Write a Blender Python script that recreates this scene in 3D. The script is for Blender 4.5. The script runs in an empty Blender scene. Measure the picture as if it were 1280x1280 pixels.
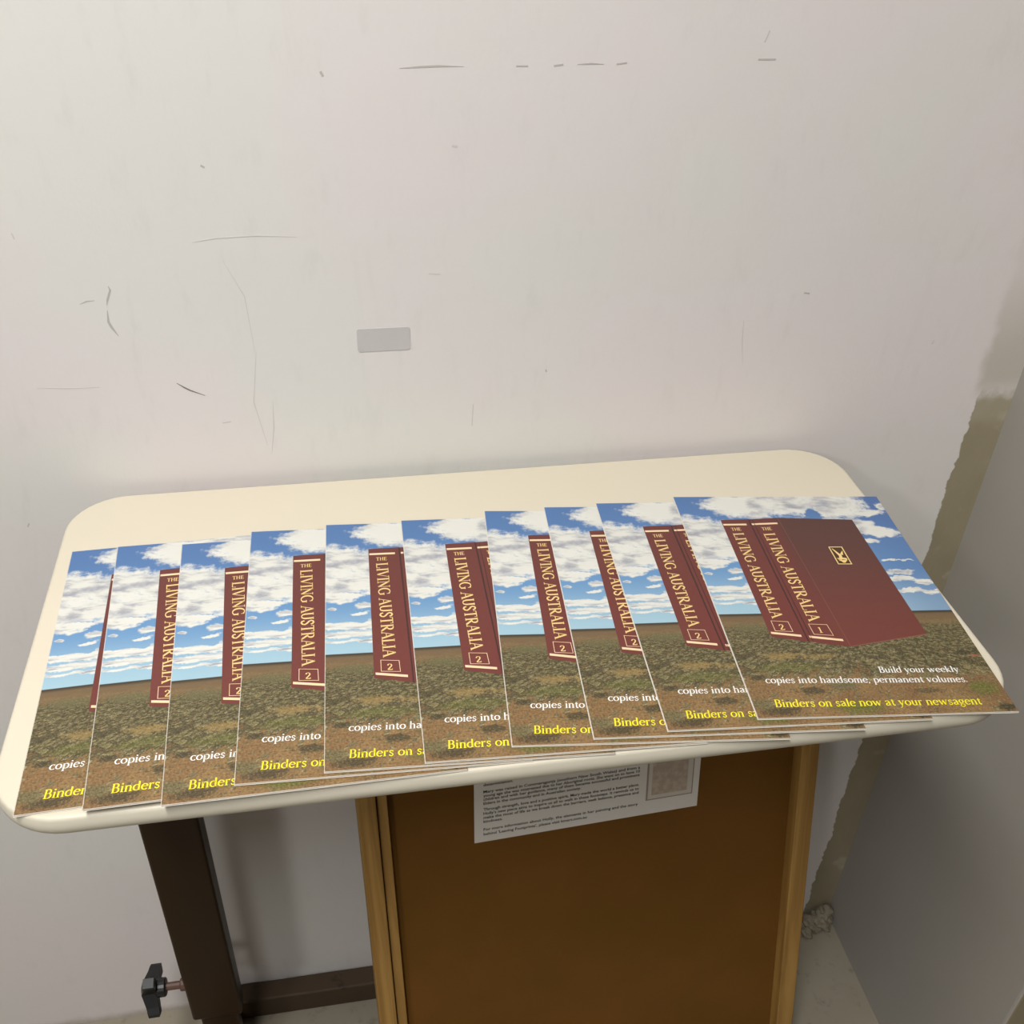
import bpy, bmesh, math, random
from mathutils import Matrix, Vector
random.seed(7)
SC = bpy.context.scene
COL = SC.collection

# ------------------------------------------------------------------ camera
CAM_Z = 1.5415
cam_data = bpy.data.cameras.new('camera')
cam = bpy.data.objects.new('camera', cam_data)
COL.objects.link(cam)
cam_data.sensor_width = 36.0
cam_data.lens = 36.0 * 1287.0 / 1280.0
cam_data.clip_start = 0.02
R = [[0.98431223, -0.07599337, 0.15923076],
     [-0.17355780, -0.57937267, 0.79636989],
     [0.03173512, -0.81151236, -0.58347285]]
M = Matrix.Identity(4)
for i in range(3):
    M[i][0] = R[i][0]
    M[i][1] = -R[i][1]
    M[i][2] = -R[i][2]
M[2][3] = CAM_Z
cam.matrix_world = M
SC.camera = cam

# ------------------------------------------------------------------ world, lights, exposure
world = bpy.data.worlds.new('world')
SC.world = world
world.use_nodes = True
world.node_tree.nodes['Background'].inputs[0].default_value = (0.95, 0.97, 1.0, 1)
world.node_tree.nodes['Background'].inputs[1].default_value = 0.05
SC.view_settings.view_transform = 'Standard'
SC.view_settings.look = 'None'
SC.view_settings.gamma = 1.0
SC.view_settings.exposure = 0.0
SC.view_settings.use_curve_mapping = False

LAMP_COLOR = (1.0, 0.99, 0.975)
# two ceiling lights: (x, y, z), (size x, size y), watts
LAMPS = [((-0.32, -0.24, 2.64), (0.28, 1.15), 48.0),
         ((-1.65, -1.75, 2.64), (0.45, 0.45), 29.0)]

def area_light(name, loc, size, power, color, rotz=0.0):
    d = bpy.data.lights.new(name, 'AREA')
    d.shape = 'RECTANGLE'
    d.size, d.size_y = size
    d.energy = power
    d.color = color
    o = bpy.data.objects.new(name, d)
    COL.objects.link(o)
    o.location = loc
    o.rotation_euler = (0, 0, rotz)
    return o

for pos, size, watts in LAMPS:
    area_light('ceiling_lamp_light', (pos[0], pos[1], pos[2] - 0.012), size, watts, LAMP_COLOR)

# ------------------------------------------------------------------ helpers
def srgb(r, g, b):
    def c(v):
        v /= 255.0
        return v / 12.92 if v <= 0.04045 else ((v + 0.055) / 1.055) ** 2.4
    return (c(r), c(g), c(b), 1.0)

class NT:
    """small helper for building node trees"""
    def __init__(self, name, rough=0.6, spec=0.3):
        self.m = bpy.data.materials.new(name)
        self.m.use_nodes = True
        self.t = self.m.node_tree
        self.b = self.t.nodes['Principled BSDF']
        self.b.inputs['Roughness'].default_value = rough
        self.b.inputs['Specular IOR Level'].default_value = spec
    def n(self, kind, **kw):
        x = self.t.nodes.new(kind)
        for k, v in kw.items():
            setattr(x, k, v)
        return x
    def link(self, a, b):
        self.t.links.new(a, b)
    def put(self, sock, v):
        if isinstance(v, bpy.types.NodeSocket):
            self.link(v, sock)
        else:
            sock.default_value = v
    def math(self, op, a, b=0.0, c=0.0, clamp=False):
        x = self.n('ShaderNodeMath', operation=op, use_clamp=clamp)
        self.put(x.inputs[0], a); self.put(x.inputs[1], b); self.put(x.inputs[2], c)
        return x.outputs[0]
    def vmath(self, op, a, b):
        x = self.n('ShaderNodeVectorMath', operation=op)
        self.put(x.inputs[0], a); self.put(x.inputs[1], b)
        return x.outputs['Value'] if op in ('LENGTH', 'DISTANCE', 'DOT_PRODUCT') else x.outputs[0]
    def step(self, v, lo, hi, a=0.0, b=1.0):
        x = self.n('ShaderNodeMapRange', interpolation_type='SMOOTHSTEP')
        self.put(x.inputs[0], v)
        self.put(x.inputs[1], lo); self.put(x.inputs[2], hi)
        x.inputs[3].default_value = a; x.inputs[4].default_value = b
        return x.outputs[0]
    def mix(self, f, a, b, blend='MIX'):
        x = self.n('ShaderNodeMix', data_type='RGBA', blend_type=blend)
        self.put(x.inputs[0], f); self.put(x.inputs[6], a); self.put(x.inputs[7], b)
        return x.outputs[2]
    def noise(self, vec, scale, detail=3.0, rough=0.55, dist=0.0, color=False):
        x = self.n('ShaderNodeTexNoise')
        if vec is not None:
            self.link(vec, x.inputs['Vector'])
        x.inputs['Scale'].default_value = scale
        x.inputs['Detail'].default_value = detail
        x.inputs['Roughness'].default_value = rough
        x.inputs['Distortion'].default_value = dist
        return x.outputs['Color' if color else 'Fac']
    def voronoi(self, vec, scale, feature='F1', out='Distance'):
        x = self.n('ShaderNodeTexVoronoi', feature=feature)
        self.link(vec, x.inputs['Vector'])
        x.inputs['Scale'].default_value = scale
        return x.outputs[out]
    def coord(self, which='Object'):
        return self.n('ShaderNodeTexCoord').outputs[which]
    def scaled(self, vec, s):
        return self.vmath('MULTIPLY', vec, s)
    def sep(self, vec):
        x = self.n('ShaderNodeSeparateXYZ')
        self.link(vec, x.inputs[0])
        return x.outputs
    def comb(self, x_, y_, z_=0.0):
        x = self.n('ShaderNodeCombineXYZ')
        self.put(x.inputs[0], x_); self.put(x.inputs[1], y_); self.put(x.inputs[2], z_)
        return x.outputs[0]
    def bump(self, h, strength=0.3, dist=0.002):
        x = self.n('ShaderNodeBump')
        x.inputs['Strength'].default_value = strength
        x.inputs['Distance'].default_value = dist
        self.link(h, x.inputs['Height'])
        self.link(x.outputs[0], self.b.inputs['Normal'])
    def color(self, c):
        self.put(self.b.inputs['Base Color'], c)
        return self.m

def plain(name, col, rough=0.6, spec=0.3, metal=0.0, var=0.06, scale=30.0):
    k = NT(name, rough, spec)
    k.b.inputs['Metallic'].default_value = metal
    f = k.noise(k.coord(), scale, 4)
    dark = tuple(c * (1 - var) for c in col[:3]) + (1,)
    light = tuple(min(1, c * (1 + var)) for c in col[:3]) + (1,)
    return k.color(k.mix(f, dark, light))

# ------------------------------------------------------------------ mesh helpers
def mesh_obj(name, bm, mats, parent=None, smooth=False):
    me = bpy.data.meshes.new(name)
    bm.normal_update()
    bm.to_mesh(me)
    bm.free()
    if not isinstance(mats, (list, tuple)):
        mats = [mats]
    for m in mats:
        me.materials.append(m)
    if smooth:
        for p in me.polygons:
            p.use_smooth = True
    o = bpy.data.objects.new(name, me)
    COL.objects.link(o)
    o.parent = parent
    return o

def empty(name, loc=(0, 0, 0)):
    o = bpy.data.objects.new(name, None)
    o.empty_display_size = 0.05
    COL.objects.link(o)
    o.location = loc
    return o

def tag(o, label=None, cat=None, group=None, kind=None):
    if label: o['label'] = label
    if cat: o['category'] = cat
    if group: o['group'] = group
    if kind: o['kind'] = kind
    return o

def add_box(bm, lo, hi, mat=0, T=None):
    vs = []
    for z in (lo[2], hi[2]):
        for y in (lo[1], hi[1]):
            for x in (lo[0], hi[0]):
                p = Vector((x, y, z))
                vs.append(bm.verts.new(T @ p if T else p))
    for f in ((0, 2, 3, 1), (4, 5, 7, 6), (0, 1, 5, 4), (2, 6, 7, 3), (0, 4, 6, 2), (1, 3, 7, 5)):
        fc = bm.faces.new([vs[i] for i in f])
        fc.material_index = mat
    return vs

def box(name, lo, hi, mat, parent=None, bevel=0.0, T=None, seg=2):
    bm = bmesh.new()
    add_box(bm, lo, hi, 0, T)
    if bevel:
        bmesh.ops.bevel(bm, geom=bm.edges[:], offset=bevel, segments=seg, profile=0.5, affect='EDGES')
    bmesh.ops.recalc_face_normals(bm, faces=bm.faces[:])
    return mesh_obj(name, bm, mat, parent)

def lathe(bm, prof, n=24, T=None, mat=0):
    """prof: list of (radius, height) along local z"""
    rings = []
    for r, z in prof:
        ring = []
        for i in range(n):
            a = 2 * math.pi * i / n
            p = Vector((r * math.cos(a), r * math.sin(a), z))
            ring.append(bm.verts.new(T @ p if T else p))
        rings.append(ring)
    for a, b in zip(rings, rings[1:]):
        for i in range(n):
            f = bm.faces.new((a[i], a[(i + 1) % n], b[(i + 1) % n], b[i]))
            f.material_index = mat
    bm.faces.new(rings[0][::-1]).material_index = mat
    bm.faces.new(rings[-1]).material_index = mat

# ------------------------------------------------------------------ materials
WALL_Y = 0.896
RWALL_X = 0.746

def wall_back_material():
    k = NT('painted_plaster_wall', 0.42, 0.35)
    co = k.coord()
    s = k.sep(co)
    X, Z = s[0], s[2]
    mott = k.noise(co, 3.2, 3, 0.5)
    base = k.mix(k.step(mott, 0.38, 0.62), srgb(214, 212, 207), srgb(217, 210, 208))
    fine = k.noise(k.scaled(co, (1.0, 1.0, 0.35)), 60, 4, 0.6)
    base = k.mix(k.step(fine, 0.55, 0.75, 0, 0.10), base, srgb(176, 172, 165))
    smear = k.noise(k.scaled(co, (1.0, 1.0, 0.22)), 22, 5, 0.65, 0.6)
    base = k.mix(k.step(smear, 0.58, 0.78, 0, 0.10), base, srgb(170, 165, 158))
    # unpainted strip of bare render beside the corner
    e1 = k.noise(k.scaled(co, (1, 1, 1)), 16, 4, 0.6)
    e2 = k.noise(co, 70, 3, 0.6)
    edge = k.math('ADD', k.math('MULTIPLY', k.math('SUBTRACT', e1, 0.5), 0.020),
                  k.math('MULTIPLY', k.math('SUBTRACT', e2, 0.5), 0.010))
    xe = k.math('ADD', X, edge)
    in_low = k.step(xe, 0.7005, 0.7025)
    low = k.step(k.math('ADD', Z, k.math('MULTIPLY', e2, 0.02)), 0.995, 1.015, 1, 0)
    # higher up the strip has a thin wash of paint with soft borders
    in_high = k.math('MULTIPLY', k.step(xe, 0.688, 0.702), k.step(Z, 0.985, 1.02))
    fade = k.step(Z, 1.03, 1.17, 0.62, 0.10)
    render_c = k.mix(k.noise(k.scaled(co, (1, 1, 0.4)), 26, 5, 0.65), srgb(138, 129, 105), srgb(160, 150, 126))
    patch = k.noise(co, 11, 4, 0.6)
    render_c = k.mix(k.step(patch, 0.62, 0.72, 0, 0.45), render_c, srgb(186, 178, 158))
    band = k.step(k.math('ADD', Z, k.math('MULTIPLY', e1, 0.03)), 0.965, 0.985, 0, 0.35)
    render_c = k.mix(band, render_c, srgb(180, 173, 155))
    c = k.mix(k.math('MULTIPLY', in_high, fade), base, srgb(170, 163, 145))
    c = k.mix(k.math('MULTIPLY', in_low, low), c, render_c)
    # grime where the wall meets the floor
    g = k.math('ADD', Z, k.math('MULTIPLY', k.noise(co, 18, 4, 0.6), 0.03))
    c = k.mix(k.step(g, 0.015, 0.035, 0.55, 0.0), c, srgb(140, 128, 108))
    k.bump(k.math('ADD', k.math('MULTIPLY', k.noise(co, 220, 3), 0.3), k.math('ADD', k.noise(co, 14, 3), k.math('MULTIPLY', smear, 0.5))), 0.35, 0.0015)
    return k.color(c)

def wall_grey_material(name, a, b):
    k = NT(name, 0.6, 0.25)
    co = k.coord()
    f = k.noise(co, 4, 4, 0.6)
    c = k.mix(f, a, b)
    spk = k.noise(co, 55, 4, 0.6)
    c = k.mix(k.step(spk, 0.66, 0.74, 0, 0.25), c, srgb(150, 145, 135))
    k.bump(k.noise(co, 90, 4), 0.25, 0.001)
    return k.color(c)

def floor_material():
    k = NT('worn_concrete_floor', 0.7, 0.25)
    co = k.coord()
    a = k.noise(co, 5, 5, 0.6)
    c = k.mix(a, srgb(130, 122, 106), srgb(154, 146, 130))
    b = k.noise(co, 38, 4, 0.65)
    c = k.mix(k.step(b, 0.55, 0.72, 0, 0.4), c, srgb(96, 89, 76))
    k.bump(b, 0.3, 0.002)
    return k.color(c)

M_WALL = wall_back_material()
M_RWALL = wall_grey_material('grey_painted_wall', srgb(150, 146, 138), srgb(162, 157, 150))
M_RWEND = wall_grey_material('bare_wall_end', srgb(140, 128, 104), srgb(152, 140, 116))
M_ROOM = plain('dull_room_paint', srgb(120, 118, 115), 0.7, 0.2)
M_FLOOR = floor_material()

# ------------------------------------------------------------------ the room
def struct(o):
    o['kind'] = 'structure'
    return o

X0, X1, Y0 = -2.4, 1.9, -2.2
CEIL = 2.7
struct(box('floor', (X0 - .1, Y0 - .1, -0.1), (X1 + .1, WALL_Y + .1, 0), M_FLOOR))
struct(box('ceiling', (X0 - .1, Y0 - .1, CEIL), (X1 + .1, WALL_Y + .1, CEIL + .1), M_ROOM))
wall_back = struct(box('wall_back', (X0 - .1, WALL_Y, 0), (X1 + .1, WALL_Y + .1, CEIL), M_WALL))
struct(box('wall_left', (X0 - .1, Y0, 0), (X0, WALL_Y, CEIL), M_ROOM))
struct(box('wall_rear', (X0 - .1, Y0 - .1, 0), (X1 + .1, Y0, CEIL), M_ROOM))
struct(box('wall_far_right', (X1, Y0, 0), (X1 + .1, WALL_Y, CEIL), M_ROOM))
# the partition on the right: its painted side and its bare end
bm = bmesh.new()
add_box(bm, (RWALL_X, 0.535, 0), (RWALL_X + .12, WALL_Y, CEIL))
bmesh.ops.bevel(bm, geom=[e for e in bm.edges if all(abs(v.co.x - RWALL_X) < 1e-5 and abs(v.co.y - 0.535) < 1e-5 for v in e.verts)],
                offset=0.004, segments=3, profile=0.5, affect='EDGES')
bmesh.ops.recalc_face_normals(bm, faces=bm.faces[:])
bm.normal_update()
for f in bm.faces:
    f.material_index = 1 if f.normal.y < -0.9 else 0
wr = struct(mesh_obj('wall_right', bm, [M_RWALL, M_RWEND]))

# scuffs and scratches on the back wall: thin raised smears, parts of the wall
M_SCUFF = plain('pale_scuff', srgb(180, 175, 171), 0.7, 0.2)
M_SCUFF_D = plain('dark_scuff', srgb(128, 122, 118), 0.7, 0.2)
M_SCUFF_L = plain('faint_scuff', srgb(199, 195, 191), 0.7, 0.2)
SCUFFS = [
    ([(.071, 1.342), (.088, 1.343), (.103, 1.3435), (.124, 1.343)], .0016, 1),
    ([(.168, 1.343), (.178, 1.343)], .0012, 1), ([(.200, 1.343), (.208, 1.344)], .0014, 1),
    ([(.220, 1.344), (.232, 1.3445), (.243, 1.344)], .0014, 1), ([(.254, 1.344), (.263, 1.345)], .0012, 1),
    ([(.380, 1.347), (.396, 1.347)], .0014, 0), ([(.383, 1.361), (.386, 1.370)], .0012, 2),
    ([(.007, 1.340), (.009, 1.336)], .0020, 0), ([(-.097, 1.267), (-.094, 1.265)], .0016, 0),
    ([(-.190, 1.164), (-.189, 1.160), (-.193, 1.151), (-.1945, 1.146)], .0018, 0),
    ([(-.195, 1.141), (-.196, 1.130), (-.194, 1.124), (-.190, 1.116)], .0022, 1),
    ([(-.217, 1.148), (-.211, 1.1505), (-.204, 1.151)], .0011, 0),
    ([(-.147, 1.065), (-.141, 1.060), (-.136, 1.0565), (-.123, 1.050)], .0014, 3),
    ([(-.113, 1.201), (-.093, 1.204), (-.059, 1.205), (-.024, 1.203)], .0008, 2),
    ([(-.271, 1.068), (-.245, 1.0655), (-.216, 1.065)], .0008, 2),
    ([(-.068, .980), (-.063, 1.010), (-.061, 1.041)], .0010, 2),
    ([(-.071, .990), (-.079, 1.040), (-.071, 1.093)], .0009, 2),
    ([(-.072, 1.093), (-.075, 1.149), (-.090, 1.184)], .0008, 2),
    ([(.134, .998), (.135, 1.023)], .0010, 2), ([(.416, 1.052), (.411, 1.080), (.409, 1.101)], .0010, 2),
    ([(.114, 1.279), (.119, 1.278)], .0018, 2), ([(.103, 1.163), (.092, 1.164)], .0009, 2),
    ([(.468, 1.128), (.474, 1.127)], .0014, 0), ([(.626, 1.063), (.627, 1.067)], .0016, 2),
    ([(.208, 1.058), (.2085, 1.055)], .0014, 0), ([(-.258, 1.214), (-.257, 1.209)], .0012, 2),
    ([(-.314, .913), (-.312, .917)], .0010, 0), ([(-.111, 1.019), (-.103, 1.020)], .0012, 2),
]
def ribbon_xz(bm, pts, w, y):
    n = len(pts)
    L, Rr = [], []
    for i, p in enumerate(pts):
        a = pts[max(0, i - 1)]; b = pts[min(n - 1, i + 1)]
        dx, dz = b[0] - a[0], b[1] - a[1]
        l = math.hypot(dx, dz) or 1
        ww = w * (0.25 if i in (0, n - 1) and n > 2 else 1.0) / 2
        L.append((p[0] - dz / l * ww, p[1] + dx / l * ww)); Rr.append((p[0] + dz / l * ww, p[1] - dx / l * ww))
    loop = L + Rr[::-1]
    front = [bm.verts.new((x, y - .00025, z)) for x, z in loop]
    back = [bm.verts.new((x, y, z)) for x, z in loop]
    m = len(loop)
    for i in range(n - 1):
        bm.faces.new((front[i], front[i + 1], front[m - 2 - i], front[m - 1 - i]))
    for i in range(m):
        bm.faces.new((front[i], front[(i + 1) % m], back[(i + 1) % m], back[i]))
for pts, wd, mi in SCUFFS:
    bm = bmesh.new()
    ribbon_xz(bm, pts, wd, WALL_Y)
    bmesh.ops.recalc_face_normals(bm, faces=bm.faces[:])
    mesh_obj('scuff_mark', bm, [M_SCUFF, M_SCUFF, M_SCUFF_L, M_SCUFF_D][mi], wall_back)

# grey strip of tape stuck on the wall
def round_rect(x0, x1, y0, y1, r, n=5):
    out = []
    for cx, cy, a0 in ((x1 - r, y1 - r, 0), (x0 + r, y1 - r, 90), (x0 + r, y0 + r, 180), (x1 - r, y0 + r, 270)):
        for i in range(n + 1):
            a = math.radians(a0 + 90 * i / n)
            out.append((cx + r * math.cos(a), cy + r * math.sin(a)))
    return out
k = NT('grey_tape', 0.45, 0.4)
co = k.coord()
c = k.mix(k.noise(co, 60, 4), srgb(186, 182, 181), srgb(194, 190, 188))
d = k.vmath('DISTANCE', co, (0.0435, 0, 1.1010))
c = k.mix(k.step(d, 0.002, 0.007, 0.35, 0.0), c, srgb(150, 145, 146))
M_TAPE = k.color(c)
bm = bmesh.new()
loop = round_rect(.0232, .0735, 1.0878, 1.1116, .0025)
f = [bm.verts.new((x, WALL_Y - .0006, z)) for x, z in loop]
b = [bm.verts.new((x, WALL_Y, z)) for x, z in loop]
bm.faces.new(f)
for i in range(len(loop)):
    bm.faces.new((f[i], f[(i + 1) % len(loop)], b[(i + 1) % len(loop)], b[i]))
bmesh.ops.recalc_face_normals(bm, faces=bm.faces[:])
tag(mesh_obj('tape_strip', bm, M_TAPE), 'small grey rounded strip of tape stuck on the white wall', 'tape')

# ceiling lights that light the room (above and behind the viewer)
M_HOUSING = plain('white_metal', srgb(225, 225, 222), 0.4, 0.4)
k = NT('lit_diffuser')
k.color((.9, .9, .88, 1))
k.b.inputs['Emission Color'].default_value = LAMP_COLOR + (1,)
k.b.inputs['Emission Strength'].default_value = 4.0
M_DIFF = k.m
for (pos, size, watts), lab in zip(LAMPS, ('long white ceiling light fitting above the table', 'square white ceiling light panel far from the table')):
    cl = empty('ceiling_light', (pos[0], pos[1], CEIL))
    tag(cl, lab, 'light')
    sx, sy = size[0] / 2 + .03, size[1] / 2 + .03
    bm = bmesh.new()
    add_box(bm, (-sx, -sy, -.03), (sx, sy, 0))
    for lo, hi in (((-sx, -sy, -.055), (-sx + .025, sy, -.03)), ((sx - .025, -sy, -.055), (sx, sy, -.03)),
                   ((-sx + .025, -sy, -.055), (sx - .025, -sy + .025, -.03)), ((-sx + .025, sy - .025, -.055), (sx - .025, sy, -.03))):
        add_box(bm, lo, hi)
    mesh_obj('housing', bm, M_HOUSING, cl)
    box('diffuser', (-sx + .026, -sy + .026, -.04), (sx - .026, sy - .026, -.031), M_DIFF, cl)

# lump of crumbled plaster in the corner
bm = bmesh.new()
for cx, cy, cz, r in ((.722, .876, .016, .018), (.704, .878, .006, .017), (.733, .884, .026, .012), (.694, .866, .003, .012)):
    res = bmesh.ops.create_icosphere(bm, subdivisions=3, radius=r, matrix=Matrix.Translation((cx, cy, cz)))
    for v in res['verts']:
        q = v.co
        nz = math.sin(q.x * 310 + q.z * 170) * math.sin(q.y * 270 + 1.3) + .6 * math.sin(q.z * 520 + q.x * 260)
        v.co = Vector((cx, cy, cz)) + (q - Vector((cx, cy, cz))) * (1 + .20 * nz)
        v.co.y = min(v.co.y, WALL_Y - .0005); v.co.x = min(v.co.x, RWALL_X - .0005); v.co.z = max(v.co.z, .0003)
k = NT('crumbled_plaster', 0.9, 0.1)
co = k.coord()
k.bump(k.noise(co, 120, 5), 0.6, 0.004)
M_PLAST = k.color(k.mix(k.noise(co, 45, 4), srgb(112, 103, 88), srgb(158, 148, 130)))
tag(mesh_obj('plaster_rubble', bm, M_PLAST, smooth=False), 'pale lump of crumbled plaster on the floor in the wall corner', 'rubble')

# ------------------------------------------------------------------ the overbed table
TZ = CAM_Z - 0.59            # table top surface
TT = 0.023
table = empty('overbed_table', (-0.217, 0.78, 0))
tag(table, 'cream laminate overbed table on a single brown steel column', 'table')
def child(o, parent):
    """keep world coordinates although parented to an empty with a location"""
    o.parent = parent
    o.matrix_parent_inverse = Matrix.Translation(-Vector(parent.location))
    return o

k = NT('cream_laminate', 0.38, 0.4)
co = k.coord()
c = k.mix(k.noise(co, 4, 3), srgb(205, 196, 175), srgb(211, 202, 182))
c = k.mix(k.step(k.noise(k.scaled(co, (1, 2.5, 1)), 30, 4, 0.6), 0.68, 0.78, 0, 0.12), c, srgb(190, 178, 150))
k.bump(k.noise(co, 40, 3), 0.06, 0.001)
M_LAM = k.color(c)
bm = bmesh.new()
TX0, TX1, TY0, TY1 = -0.262, 0.5275, 0.4905, 0.885
def ring(inset, z):
    return [bm.verts.new((x, y, z)) for x, y in round_rect(TX0 + inset, TX1 - inset, TY0 + inset, TY1 - inset, .055 - inset, 10)]
rings = []
r_ = TT / 2
NB = 10
for i in range(5):                      # tight upper arris, then a soft roll to the underside
    a = math.radians(90 - 80 * i / 4)
    rings.append(ring(.0010 + .0035 * (1 - math.cos(a)), TZ - .0035 + .0035 * math.sin(a)))
for i in range(NB + 1):
    a = math.radians(12 - 102 * i / NB)
    rings.append(ring(.0140 * (1 - math.cos(a)), TZ - .0090 + .0140 * math.sin(a)))
n = len(rings[0])
for a, b in zip(rings, rings[1:]):
    for i in range(n):
        bm.faces.new((a[i], b[i], b[(i + 1) % n], a[(i + 1) % n]))
bm.faces.new(rings[0]); bm.faces.new(rings[-1][::-1])
bmesh.ops.recalc_face_normals(bm, faces=bm.faces[:])
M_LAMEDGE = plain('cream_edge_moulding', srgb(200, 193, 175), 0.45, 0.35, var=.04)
o = child(mesh_obj('table_top', bm, [M_LAM, M_LAMEDGE]), table)
for p in o.data.polygons:
    p.use_smooth = len(p.vertices) == 4
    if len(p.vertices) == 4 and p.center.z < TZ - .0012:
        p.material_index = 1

k = NT('brown_enamelled_steel', 0.35, 0.16)
co = k.coord()
c = k.mix(k.noise(co, 9, 4), srgb(42, 27, 10), srgb(50, 33, 14))
c = k.mix(k.step(k.noise(co, 30, 4, 0.6), 0.66, 0.76, 0, 0.35), c, srgb(96, 82, 62))
k.bump(k.noise(co, 120, 3), 0.08, 0.0006)
M_BROWN = k.color(c)
k = NT('lit_scuffed_brown_enamel', 0.4, 0.35)
co = k.coord()
c = k.mix(k.noise(co, 12, 4), srgb(60, 46, 30), srgb(74, 58, 42))  # column's brown, lightened to paint in light on the rail; chips below are wear
c = k.mix(k.step(k.noise(co, 24, 5, 0.65), 0.58, 0.68, 0, 0.7), c, srgb(34, 24, 14))
c = k.mix(k.step(k.noise(k.scaled(co, (1, 3, 3)), 60, 4, 0.6), 0.70, 0.78, 0, 0.6), c, srgb(140, 130, 112))
M_BROWN2 = k.color(c)
PX0, PX1, PY0, PY1, PZ0 = -0.249, -0.185, 0.765, 0.795, 0.190
def shift(o): return child(o, table)
shift(box('column_sleeve', (PX0, PY0, PZ0), (PX1, PY1, TZ - TT - .012), M_BROWN, None, .004, seg=3))
shift(box('column_tube', (PX0 + .008, PY0 + .007, .045), (PX1 - .008, PY1 - .004, PZ0 + .25), M_BROWN, None, .003))
# plate and bracket under the top that carry it on the column
shift(box('mounting_plate', (PX0 + .02, PY0 - .16, TZ - TT - .006), (PX1 + .25, PY1 + .05, TZ - TT - .0005), M_BROWN, None, .002))
shift(box('support_arm', (PX1 - .002, PY0 + .002, TZ - TT - .034), (PX1 + .24, PY1 - .002, TZ - TT - .006), M_BROWN, None, .003))
# base: floor rail along the wall and foot under the column
shift(box('base_rail', (PX0 + .005, .864, .001), (0.44, .8945, .046), M_BROWN2, None, .003, seg=3))
shift(box('foot', (PX0 + .002, .60, .001), (PX0 + .030, .8635, .045), M_BROWN, None, .003, seg=3))
# clamp knob: black three-lobed grip on a threaded brown bolt
M_KNOB = plain('black_moulded_plastic', srgb(26, 26, 27), 0.35, 0.5)
M_BOLT = plain('brown_bolt', srgb(92, 66, 54), 0.45, 0.5)
KZ, KY = 0.2545, 0.781
TB = Matrix.Translation((PX0, KY, KZ)) @ Matrix.Rotation(math.radians(-90), 4, 'Y')   # local +z -> world -x
bm = bmesh.new()
lathe(bm, [(.0085, -.004), (.0085, .006), (.0075, .0075), (.0052, .008), (.0052, .030)], 10, TB)
bolt = shift(mesh_obj('bolt', bm, M_BOLT))
TB = TB @ Matrix.Translation((0, 0, .0085))
bm = bmesh.new()
lathe(bm, [(.0105, .0165), (.0120, .018), (.0120, .027), (.0110, .0285), (.0095, .030), (.0090, .044), (.0070, .0465)], 20, TB)
# three wings swept out from the hub, thicker toward the tips
for kk, ang in enumerate((100, 220, 340)):
    A = TB @ Matrix.Rotation(math.radians(ang), 4, 'Z')
    prev = None
    secs = [(.004, .0075, .027, .0465), (.013, .0070, .0270, .0440), (.022, .0066, .0262, .0415), (.031, .0068, .0255, .0400), (.0345, .0058, .0262, .0392)]
    for r, hw, z0, z1 in secs:
        cur = [bm.verts.new(A @ Vector(p)) for p in ((r, -hw, z0), (r, hw, z0), (r, hw, z1), (r, -hw, z1))]
        if prev:
            for i in range(4):
                bm.faces.new((prev[i], prev[(i + 1) % 4], cur[(i + 1) % 4], cur[i]))
        else:
            bm.faces.new(cur[::-1])
        prev = cur
    bm.faces.new(prev)
bmesh.ops.recalc_face_normals(bm, faces=bm.faces[:])
kn = shift(mesh_obj('clamp_knob', bm, M_KNOB))
tag(kn, 'black three-lobed clamp knob')

# ------------------------------------------------------------------ oak-framed board leaning under the table
BH = Vector((0.99661535, 0.08220613, 0.0))
BV = Vector((0.01963695, -0.23806598, -0.97105045))
BN = BH.cross(BV)                       # points to the back
BN.normalize()
P0 = Vector((0.2, 0.85, CAM_Z - 0.63))
TBOARD = Matrix.Identity(4)
for i in range(3):
    TBOARD[i][0] = BH[i]; TBOARD[i][1] = BV[i]; TBOARD[i][2] = BN[i]; TBOARD[i][3] = P0[i]
V0, V1 = 0.068, 0.931
U0, U1 = -0.2197, 0.3592

def oak_material():
    k = NT('oak', 0.5, 0.3)
    co = k.n('ShaderNodeUVMap').outputs[0]
    w = k.noise(k.scaled(co, (60, 3.0, 1)), 1.0, 5, 0.6, 0.8)
    w2 = k.noise(k.scaled(co, (260, 5, 1)), 1.0, 3, 0.6)
    c = k.mix(k.step(w, 0.3, 0.7), srgb(138, 102, 50), srgb(170, 132, 72))
    c = k.mix(k.step(w2, 0.58, 0.72, 0, 0.35), c, srgb(118, 84, 40))
    k.bump(w2, 0.15, 0.0008)
    return k.color(c)
def hardboard_material():
    k = NT('brown_hessian_board', 0.75, 0.15)
    co = k.coord()
    a = k.noise(co, 5, 4, 0.55)
    c = k.mix(k.step(a, 0.3, 0.7), srgb(100, 68, 22), srgb(112, 74, 28))
    weave = k.noise(k.scaled(co, (1.0, 1.0, 3.0)), 300, 2)
    c = k.mix(k.step(weave, 0.5, 0.7, 0, 0.15), c, srgb(80, 52, 18))
    k.bump(weave, 0.2, 0.0005)
    return k.color(c)
M_OAK = oak_material()
M_BOARD = hardboard_material()
board = empty('display_board', tuple(TBOARD @ Vector(((U0 + U1) / 2, V1, .012))))
tag(board, 'oak-framed brown display board leaning on the wall under the table', 'board')
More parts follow.
